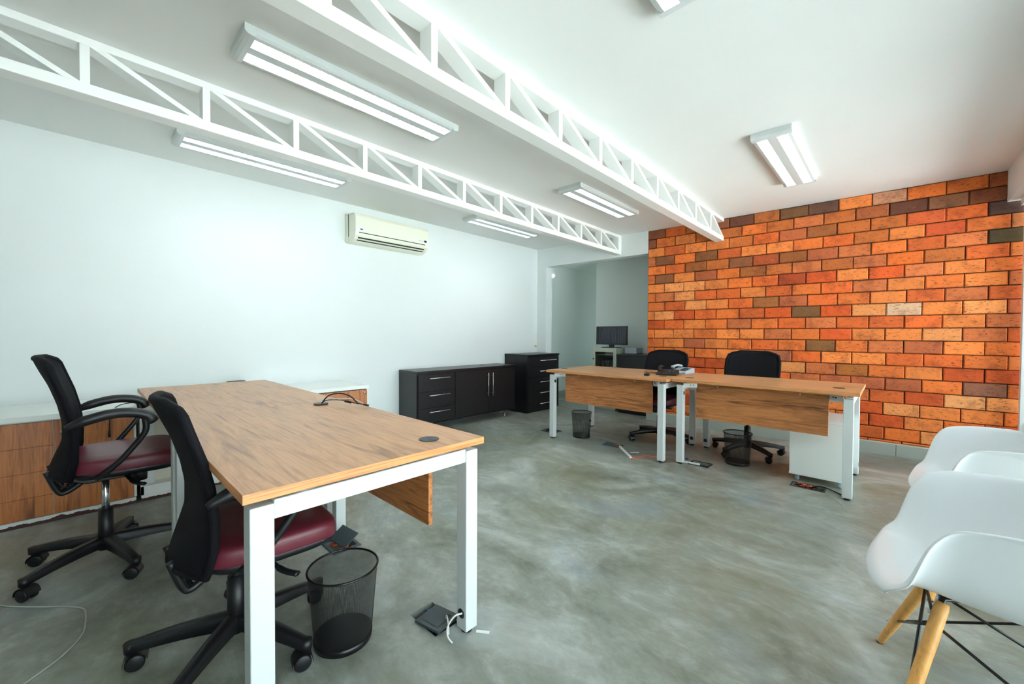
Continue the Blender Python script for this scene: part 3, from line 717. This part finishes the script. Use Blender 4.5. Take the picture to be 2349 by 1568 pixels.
mb = MB(o).box((XL + .01, y0, .041), (CF - .002, y0 + .018, .605)).box((XL + .01, y1 - .018, .041), (CF - .002, y1, .605)).box((XL + .01, y0, .041), (CF - .002, y1, .10)).box((XL + .01, 1.38, .041), (CF - .02, 1.40, .605)).box((XL + .01, .80, .041), (CF - .002, .82, .605)).box((XL + .01, y0, .28), (CF - .002, 1.38, .33))
mb.build('carcass', M['whitelam'], t, bevel=.001)
MB(o).box((XL + .01, y0 + .018, .10), (CF - .10, y1 - .02, .60)).build('back_panel', M['cream'], t)
d = MB(o).box((CF - .019, 1.385, .045), (CF, 1.835, .597)).build('cabinet_door', M['wcab'], t)
MB(o).disc((CF, 1.808, .570), (1, 0, 0), .011, .016).build('knob', M['steel'], d)
o = MB((-4.1, .915, .638)).box((-4.195, .85, .639), (-4.12, .98, .704)).build('black_box', M['black'], bevel=.004)
tag(o, 'small black box on the white cabinet top peeking over the foreground desk', 'box')
t = thing('hanging_cable', 'thin black cable hanging over the front of the cabinet near the left chair', 'cable', (CF, .17, .64))
o = (CF, .17, .64)
MB(o).tube(smoothpts([(-3.70, .26, .645), (-3.66, .20, .655), (-3.61, .145, .645), (-3.588, .115, .60), (-3.585, .112, .55), (-3.585, .110, .50)]), .0028, 8).build('cable', M['rubber'], t)
MB(o).tube([(-3.585, .110, .50), (-3.585, .109, .462)], .006, 10).build('plug', M['black'], t)

# ---------------------------------------------------------------- black cabinets
bx0, bx1, y0, y1 = XL + .006, -3.82, 2.53, 4.14; o = (bx1, (y0 + y1) / 2, 0)
t = thing('credenza', 'long low black cabinet with three drawers and two doors on steel feet', 'cabinet', o)
MB(o).box((bx0, y0 + .001, .105), (bx1 - .018, y1 - .001, .675)).build('body', M['blackcab'], t, bevel=.002)
MB(o).box((bx0, y0, .676), (bx1 + .004, y1, .702)).build('top_panel', M['blackcab'], t, bevel=.002)
MB(o).box((bx0, y0, .09), (bx1 + .002, y1, .104)).build('bottom_panel', M['blackcab'], t)
zs = [.107, .276, .466, .660]
for a, b in zip(zs[:-1], zs[1:]):
    d = MB(o).box((bx1 - .017, y0 + .02, a + .002), (bx1, 3.064, b - .003)).build('drawer', M['blackcab'], t, bevel=.001)
    zh = b - .045; h = MB(o).tube([(bx1 + .026, 2.682, zh), (bx1 + .026, 2.972, zh)], .0055, 10)
    for y in (2.72, 2.935): h.tube([(bx1, y, zh), (bx1 + .026, y, zh)], .004, 8)
    h.build('drawer_handle', M['steel'], d)
for a, b, yh in ((3.072, 3.634, 3.596), (3.638, 4.118, 3.675)):
    d = MB(o).box((bx1 - .017, a, .107), (bx1, b, .660)).build('cabinet_door', M['blackcab'], t, bevel=.001)
    h = MB(o).tube([(bx1 + .026, yh, .32), (bx1 + .026, yh, .622)], .0055, 10)
    for z in (.36, .585): h.tube([(bx1, yh, z), (bx1 + .026, yh, z)], .004, 8)
    h.build('door_handle', M['steel'], d)
for x, y in ((bx1 - .04, 3.96), (bx1 - .04, 2.66), (bx0 + .05, 3.96), (bx0 + .05, 2.66)):
    MB(o).tube([(x, y, 0), (x, y, .005), (x, y, .01), (x, y, .089)], [.016, .016, .009, .013], 14).build('leg', M['steel'], t)
MB(o).cyl((-4.06, 3.72), .032, .702, .705).build('grommet', M['black'], t)
bx0, bx1, y0, y1 = XL + .006, -3.735, 4.30, 5.03; o = (bx1, (y0 + y1) / 2, 0)
t = thing('chest_of_drawers', 'tall black chest with five drawers in the corner by the hallway', 'drawers', o)
MB(o).box((bx0, y0, .02), (bx1 - .018, y1, .812)).build('body', M['blackcab'], t, bevel=.002)
MB(o).box((bx0, y0 - .003, .8125), (bx1 + .003, y1 + .003, .836)).build('top_panel', M['blackcab'], t, bevel=.002)
MB(o).box((bx0, y0 + .01, 0), (bx1 - .03, y1 - .01, .0195)).build('plinth', M['blackcab'], t)
zs = [.03, .180, .338, .495, .652, .808]
for a, b in zip(zs[:-1], zs[1:]):
    d = MB(o).box((bx1 - .017, y0 + .012, a + .002), (bx1, y1 - .012, b - .002)).build('drawer', M['blackcab'], t, bevel=.001)
    zh = b - .062; h = MB(o).tube([(bx1 + .026, 4.545, zh), (bx1 + .026, 4.93, zh)], .0055, 10)
    for y in (4.60, 4.88): h.tube([(bx1, y, zh), (bx1 + .026, y, zh)], .004, 8)
    h.build('drawer_handle', M['steel'], d)
# low black cabinet in the hallway opening
o = (-2.65, 5.5, 0)
t = thing('black_cabinet', 'plain low black cabinet in the hallway behind the left hand back desk', 'cabinet', o)
MB(o).box((-2.90, 5.30, .035), (-2.385, 5.72, .822)).build('body', M['blackcab'], t, bevel=.003)
MB(o).box((-2.905, 5.29, .823), (-2.38, 5.72, .846)).build('top_panel', M['blackcab'], t, bevel=.002)
MB(o).box((-2.88, 5.32, 0), (-2.40, 5.70, .034)).build('plinth', M['blackcab'], t)
o = MB((-2.81, 5.6, .847)).box((-2.885, 5.5, .847), (-2.70, 5.70, .935)).build('printer', M['greyplast'], bevel=.008)
tag(o, 'small pale grey printer on the low black cabinet beside the monitor', 'printer')
# rack and monitor
o = (-3.1, 5.53, 0); X0, X1, Yf = -3.335, -2.93, 5.33
t = thing('equipment_rack', 'beige steel equipment rack with a glazed door full of wires', 'rack', o)
MB(o).box((X0, Yf + .03, .03), (X0 + .02, 5.75, .90)).box((X1 - .02, Yf + .03, .03), (X1, 5.75, .90)).box((X0, 5.73, .03), (X1, 5.75, .90)).box((X0, Yf + .03, .03), (X1, 5.75, .05)).box((X0, Yf + .03, .895), (X1, 5.75, .926)).box((X0 + .02, Yf + .02, 0), (X1 - .02, 5.73, .03)).build('cabinet_body', M['rackpaint'], t, bevel=.003)
MB(o).box((X0 + .021, 5.70, .051), (X1 - .021, 5.729, .894)).build('back_plate', M['rackin'], t)
d = MB(o).box((X0, Yf, .03), (X0 + .05, Yf + .028, .922)).box((X1 - .05, Yf, .03), (X1, Yf + .028, .922)).box((X0 + .05, Yf, .865), (X1 - .05, Yf + .028, .922)).box((X0 + .05, Yf, .03), (X1 - .05, Yf + .028, .08)).build('door_frame', M['rackpaint'], t, bevel=.003)
MB(o).box((X0 + .05, Yf + .012, .08), (X1 - .05, Yf + .016, .865)).build('door_pane', M['glass'], d)
MB(o).disc((X0 + .026, Yf, .76), (0, -1, 0), .011, .006).build('lock', M['black'], d)
MB(o).box((X0 + .022, Yf + .06, .818), (X1 - .022, 5.68, .826)).box((X0 + .022, Yf + .06, .55), (X1 - .022, 5.68, .558)).build('shelf', M['rackpaint'], t)
MB(o).box((X0 + .10, 5.45, .64), (X0 + .22, 5.62, .735)).box((X0 + .10, 5.45, .559), (X0 + .30, 5.62, .63)).build('network_device', M['greyplast'], t, bevel=.004)
wr = MB(o); rg = random.Random(3)
for i in range(14):
    x = X0 + .08 + rg.random() * .16; wr.tube(smoothpts([(x, 5.42, .81), (x + rg.uniform(-.05, .05), 5.40, .74), (x + rg.uniform(-.06, .06), 5.41, .66), (x + rg.uniform(-.05, .05), 5.43, .57)], 5), .0025, 6)
w_ = wr.build('wire_tangle', M['rubber'], t); w_['kind'] = 'stuff'
o = (-3.08, 5.46, .9265)
t = thing('monitor', 'black widescreen monitor standing on the beige equipment rack', 'monitor', o, R(-3))
MB().box((-.262, -.02, .048), (.262, .02, .325)).build('bezel', M['black'], t, bevel=.004)
MB().box((-.248, -.0215, .066), (.248, -.0202, .313)).build('screen', M['screen'], t)
MB().box((-.13, -.08, 0), (.13, .08, .012)).box((-.04, -.01, .012), (.04, .015, .06)).build('stand', M['black'], t, bevel=.003)
MB().disc((0, -.0202, .057), (0, -1, 0), .005, .001, 14).build('badge', M['greyplast'], t)

# ---------------------------------------------------------------- white drawer pedestal
px0, px1, py0, py1 = -.572, -.222, 3.775, 4.236; o = ((px0 + px1) / 2, (py0 + py1) / 2, 0)
t = thing('drawer_pedestal', 'white drawer pedestal on casters under the right hand back desk', 'drawers', o)
MB(o).box((px0, py0, .065), (px1, py1 - .02, .470)).build('body', M['whitelam'], t, bevel=.002)
MB(o).box((px0 - .002, py0 - .002, .4705), (px1 + .002, py1, .490)).build('top_panel', M['whitelam'], t, bevel=.002)
MB(o).box((px0 - .002, py0 - .002, .050), (px1 + .002, py1, .0645)).build('bottom_panel', M['whitelam'], t, bevel=.002)
for a, b in ((.067, .20), (.203, .335), (.338, .469)): MB(o).box((px0, py1 - .019, a), (px1, py1, b)).build('drawer', M['whitelam'], t)
for x in (px0 + .045, px1 - .045):
    for y in (py0 + .045, py1 - .06):
        MB(o).tube([(x - .014, y, .024), (x - .01, y, .024), (x + .01, y, .024), (x + .014, y, .024)], [.018, .024, .024, .018], 18).tube([(x, y, .03), (x, y, .05)], .007, 8).build('caster', M['caster'], t)

# ---------------------------------------------------------------- telephones on the left back desk
o = (-1.575, 3.86, .7405)
t = thing('telephone', 'black desk telephone with coiled cord on the back desk', 'telephone', o, R(12))
MB().prism([(-.075, 0), (.085, 0), (.085, .050), (-.075, .018)], 0, -.095, .095).build('phone_base', M['black'], t, bevel=.008)
h = MB().tube(smoothpts([(-.062, -.065, .050), (-.062, -.03, .068), (-.062, .02, .080), (-.062, .065, .072)], 5), [.022] + [.015] * 14 + [.022], 12, flat=.7).build('handset', M['black'], t)
mb = MB()
for i in range(4):
    for j in range(3): mb.box((.0 + j * .022, -.05 + i * .024, .024 + i * .005), (.014 + j * .022, -.036 + i * .024, .034 + i * .005))
mb.build('keypad', M['slate'], t, bevel=.001)
co = [(-.095 - .10 * (i / 60) + .006 * math.cos(i * 1.05), -.03 + .03 * math.sin(i / 9), .012 + .006 * math.sin(i * 1.05)) for i in range(61)]
MB().tube(co, .0018, 6).build('coiled_cord', M['rubber'], t)
MB().tube([(-.09, .05, .03), (-.10, .055, .09)], .002, 6).build('antenna', M['rubber'], t)
o = (-1.535, 4.13, .7405)
t = thing('telephone', 'pale grey desk telephone lying behind the black one on the back desk', 'telephone', o, R(-10))
MB().prism([(-.085, 0), (.085, 0), (.085, .055), (-.085, .02)], 0, -.085, .085).build('phone_base', M['greyplast'], t, bevel=.006)
MB().tube(smoothpts([(-.06, -.07, .062), (-.06, -.03, .072), (-.06, .03, .078), (-.06, .07, .066)], 5), [.024] + [.015] * 14 + [.024], 12, flat=.7).build('handset', M['greyplast'], t)
mb = MB()
for i in range(4):
    for j in range(3): mb.box((.0 + j * .024, -.05 + i * .026, .028 + i * .005), (.016 + j * .024, -.034 + i * .026, .038 + i * .005))
mb.build('keypad', M['slate'], t, bevel=.001)
o = (-1.675, 3.63, .7405)
t = thing('adapter', 'small black adapter block left of the black telephone', 'adapter', o, R(6))
MB().box((-.022, -.02, 0), (.022, .02, .018)).build('case', M['black'], t, bevel=.003)
MB().tube(smoothpts([(-.02, .0, .014), (-.026, .01, .034), (.0, .04, .042), (.03, .09, .03), (.07, .13, .01)], 6), .0016, 6).build('cord', M['rubber'], t)

# ---------------------------------------------------------------- floor boxes
def frame(o, x0, x1, y0, y1, t, w=.018, z=.004, m='slate'):
    MB(o).box((x0 - w, y0 - w, .0003), (x1 + w, y0, z)).box((x0 - w, y1, .0003), (x1 + w, y1 + w, z)).box((x0 - w, y0, .0003), (x0, y1, z)).box((x1, y0, .0003), (x1 + w, y1, z)).build('rim_frame', M[m], t)
def wires(o, x0, x1, y0, y1, t, m, seed, n=5, z=-.03, r=.0028, name='wire_coil'):
    rg = random.Random(seed); mb = MB(o)
    for i in range(n):
        cx, cy = rg.uniform(x0 + .03, x1 - .03), rg.uniform(y0 + .03, y1 - .03); a0 = rg.random() * 6; rr_ = rg.uniform(.014, .026)
        mb.tube([(cx + rr_ * math.cos(a0 + k * .5), cy + rr_ * .8 * math.sin(a0 + k * .5), z + .002 * k + rg.uniform(0, .004)) for k in range(12)], r, 6)
    w2 = mb.build(name, M[m], t); w2['kind'] = 'stuff'
# 1 near the foreground leg: tilted lid lying over an open pit
x0, x1, y0, y1 = HOLES[0]; o = ((x0 + x1) / 2, (y0 + y1) / 2, 0)
t = thing('floor_box', 'open floor box with a dark tilted lid by the foreground desk leg', 'floor box', o, 0, 'floor cable boxes')
MB(o).box((x0 + .002, y0 + .002, -.068), (x1 - .002, y1 - .002, -.06)).build('box_tray', M['rackin'], t)
lm = Matrix.Translation(Vector((-1.272, .937, .008))) @ Matrix.Rotation(R(8), 4, 'Z') @ Matrix.Rotation(R(-3), 4, 'Y')
lid = MB(o).box((-.065, -.058, 0), (.062, .058, .009), mtx=lm).build('lid', M['slate'], t, bevel=.002)
MB(o).box((-.045, -.04, .0092), (.040, .042, .0104), mtx=lm).build('lid_panel', M['slate'], lid, bevel=.001)
MB(o).box((.022, .022, .0106), (.040, .036, .0112), mtx=lm).build('cable_notch', M['rubber'], lid)
wires(o, x0, x0 + .07, y0, y1, t, 'blue', 1, 5, -.03, name='blue_wires'); wires(o, x0 + .02, x0 + .1, y0 + .03, y1, t, 'green', 2, 4, -.035, name='green_wires'); wires(o, x0, x1, y0, y1, t, 'rubber', 4, 8, -.045, name='dark_wires')
t2 = thing('white_cable', 'white cable looping from the open floor box into the port of the foreground desk leg', 'cable', (-1.20, .95, 0)); o2 = (-1.20, .95, 0)
MB(o2).tube(smoothpts([(-1.245, .955, .020), (-1.225, .945, .042), (-1.19, .925, .034), (-1.175, .915, .012)]), .0032, 8).build('cable', M['wcable'], t2)
MB(o2).tube(smoothpts([(-1.150, .958, .082), (-1.160, .93, .080), (-1.168, .905, .050), (-1.160, .90, .02), (-1.140, .905, .0045)]), .0032, 8).build('cable', M['wcable'], t2)
o = MB((-1.1, 1.03, 0)).box((-1.128, 1.016, .0005), (-1.078, 1.024, .006), rz=R(35)).build('cable_duct', M['whitelam'])
tag(o, 'short white cable duct on the floor just right of the foreground desk leg', 'cable duct')
# 2 behind the bin: lid propped up, orange wires
x0, x1, y0, y1 = HOLES[1]; o = ((x0 + x1) / 2, (y0 + y1) / 2, 0)
t = thing('floor_box', 'floor box with propped black lid and orange wires behind the near mesh bin', 'floor box', o, 0, 'floor cable boxes')
frame(o, x0, x1, y0, y1, t, .016, .006); wires(o, x0, x1, y0, y1, t, 'orange', 5, 5, -.02, .0035, 'orange_wires')
wires(o, x0, x1, y0, y1, t, 'rubber', 15, 6, -.04, .003, 'dark_wires')
lm = Matrix.Translation(Vector((-2.115, .945, .035))) @ Matrix.Rotation(R(12), 4, 'Z') @ Matrix.Rotation(R(28), 4, 'X') @ Matrix.Rotation(R(12), 4, 'Y')
MB(o).box((-.058, -.045, 0), (.058, .05, .008), mtx=lm).build('lid', M['slate'], t, bevel=.002)
# 3 under left back desk
x0, x1, y0, y1 = HOLES[2]; o = ((x0 + x1) / 2, (y0 + y1) / 2, 0)
t = thing('floor_box', 'dark floor box under the left hand back desk where an orange cable comes out', 'floor box', o, 0, 'floor cable boxes')
frame(o, x0, x1, y0, y1, t, .012, .004); MB(o).box((x0, y0, -.012), (x1 - .01, y1 - .01, -.004)).build('lid', M['slate'], t)
MB(o).disc((x0 + .006, y0 + .05, .004), (0, 0, 1), .012, .012, 14).build('plug', M['blue'], t)
a = Vector((-1.967, 3.672, .004)); b = Vector((-1.712, 3.405, .004)); dv = (b - a).normalized(); ang = math.atan2(dv.y, dv.x)
mtd = Matrix.Translation((a + b) / 2) @ Matrix.Rotation(ang, 4, 'Z'); L2 = (b - a).length / 2
o = MB((a + b) / 2).box((-L2, -.0105, -.0035), (L2, .0105, .009), mtx=mtd).build('cable_duct', M['whitelam'], bevel=.001)
tag(o, 'longer white cable duct lying diagonally in front of the left hand back desk', 'cable duct')
t = thing('orange_cable', 'orange cable running from the white duct to the leg of the left hand back desk', 'cable', (-1.70, 3.5, 0)); o = (-1.7, 3.5, 0)
MB(o).tube(smoothpts([b + dv * .001, (-1.700, 3.410, .0045), (-1.70, 3.46, .0045), (-1.655, 3.545, .0045), (-1.60, 3.585, .0045), (-1.52, 3.60, .0045), (-1.46, 3.59, .0045)]), .0038, 8).build('cable', M['orange'], t)
MB(o).tube(smoothpts([(-2.03, 3.70, .004), (-2.01, 3.715, .014), (-1.985, 3.700, .016), (-1.972, 3.678, .008)]), .0038, 8).build('cable', M['orange'], t)
o = MB((-1.77, 3.6, 0)).box((-1.815, 3.595, .0004), (-1.735, 3.608, .003), rz=R(42)).build('plastic_strip', M['whitelam'])
tag(o, 'small loose white plastic strip on the floor under the left hand back desk', 'strip')
# 4 in front of the pedestal
x0, x1, y0, y1 = HOLES[3]; o = ((x0 + x1) / 2, (y0 + y1) / 2, 0)
t = thing('floor_box', 'open floor box full of orange wires in front of the white pedestal', 'floor box', o, 0, 'floor cable boxes')
frame(o, x0, x1, y0, y1, t, .010, .003, 'pit'); wires(o, x0 + .02, x1 - .05, y0, y1, t, 'orange', 8, 9, -.012, .0035, 'orange_wires'); wires(o, x0, x1, y0, y1, t, 'rubber', 9, 9, -.014, .004, 'dark_wires')
t = thing('floor_cable', 'black cable from the open floor box to the outer leg of the right back desk', 'cable', (-.3, 3.7, 0))
MB((-.3, 3.7, 0)).tube(smoothpts([(-.42, 3.69, -.01), (-.39, 3.70, .012), (-.35, 3.71, .014), (-.29, 3.69, .007), (-.25, 3.655, .005), (-.222, 3.62, .005), (-.205, 3.60, .005)]), .0045, 8).build('cable', M['rubber'], t)
o = MB((-.27, 3.53, 0)).tube([(-.327, 3.623, .002), (-.27, 3.53, .002), (-.215, 3.433, .002)], .0015, 6).build('thin_white_wire', M['wcable'])
tag(o, 'thin white wire on the floor beside the outer leg of the right hand back desk', 'wire')
# 5 under right back desk, left end
x0, x1, y0, y1 = HOLES[4]; o = ((x0 + x1) / 2, (y0 + y1) / 2, 0)
t = thing('floor_box', 'floor box at the end of the white duct under the right hand back desk', 'floor box', o, 0, 'floor cable boxes')
frame(o, x0, x1, y0, y1, t, .014, .004, 'pit'); MB(o).box((x0, y0, -.03), (x1, y1, -.022)).build('lid', M['grommet'], t)
a = Vector((-1.345, 3.625, .007)); b = Vector((-1.195, 3.640, .007)); dv = b - a; ang = math.atan2(dv.y, dv.x); L2 = dv.length / 2
o = MB((a + b) / 2).box((-L2, -.011, -.0065), (L2, .011, .0065), mtx=Matrix.Translation((a + b) / 2) @ Matrix.Rotation(ang, 4, 'Z')).build('cable_duct', M['whitelam'], bevel=.001)
tag(o, 'white cable duct from a leg of the right hand back desk to a floor box', 'cable duct')
o = MB((-1.34, 3.735, 0)).disc((-1.335, 3.735, .0005), (0, 0, 1), .011, .012, 14).build('blue_plug', M['blue'])
tag(o, 'small blue plug on the floor behind the inner leg of the right hand back desk', 'plug')
# 6 by the black chest
x0, x1, y0, y1 = HOLES[5]; o = ((x0 + x1) / 2, (y0 + y1) / 2, 0)
t = thing('floor_box', 'floor box with curled black cable left of the left hand back desk', 'floor box', o, 0, 'floor cable boxes')
frame(o, x0, x1, y0, y1, t, .014, .004); wires(o, x0, x1, y0, y1, t, 'rubber', 12, 8, -.008, .004, 'dark_wires'); MB(o).box((x0 + .05, y0, -.012), (x1, y1, -.004)).build('lid', M['slate'], t)
# long thin cable in the left foreground
o = MB((-2.3, -.1, 0)).tube(smoothpts([(-2.95, -.40, .003), (-2.66, -.255, .003), (-2.55, -.17, .003), (-2.42, -.045, .003), (-2.36, -.008, .003), (-2.31, -.003, .003), (-2.24, -.004, .003), (-2.16, -.014, .003), (-2.07, -.06, .003), (-1.99, -.14, .003), (-1.90, -.26, .003), (-1.82, -.38, .003)], 8), .0026, 8).build('floor_cable', M['gcable'])
tag(o, 'thin grey cable curling across the floor in the left foreground', 'cable')
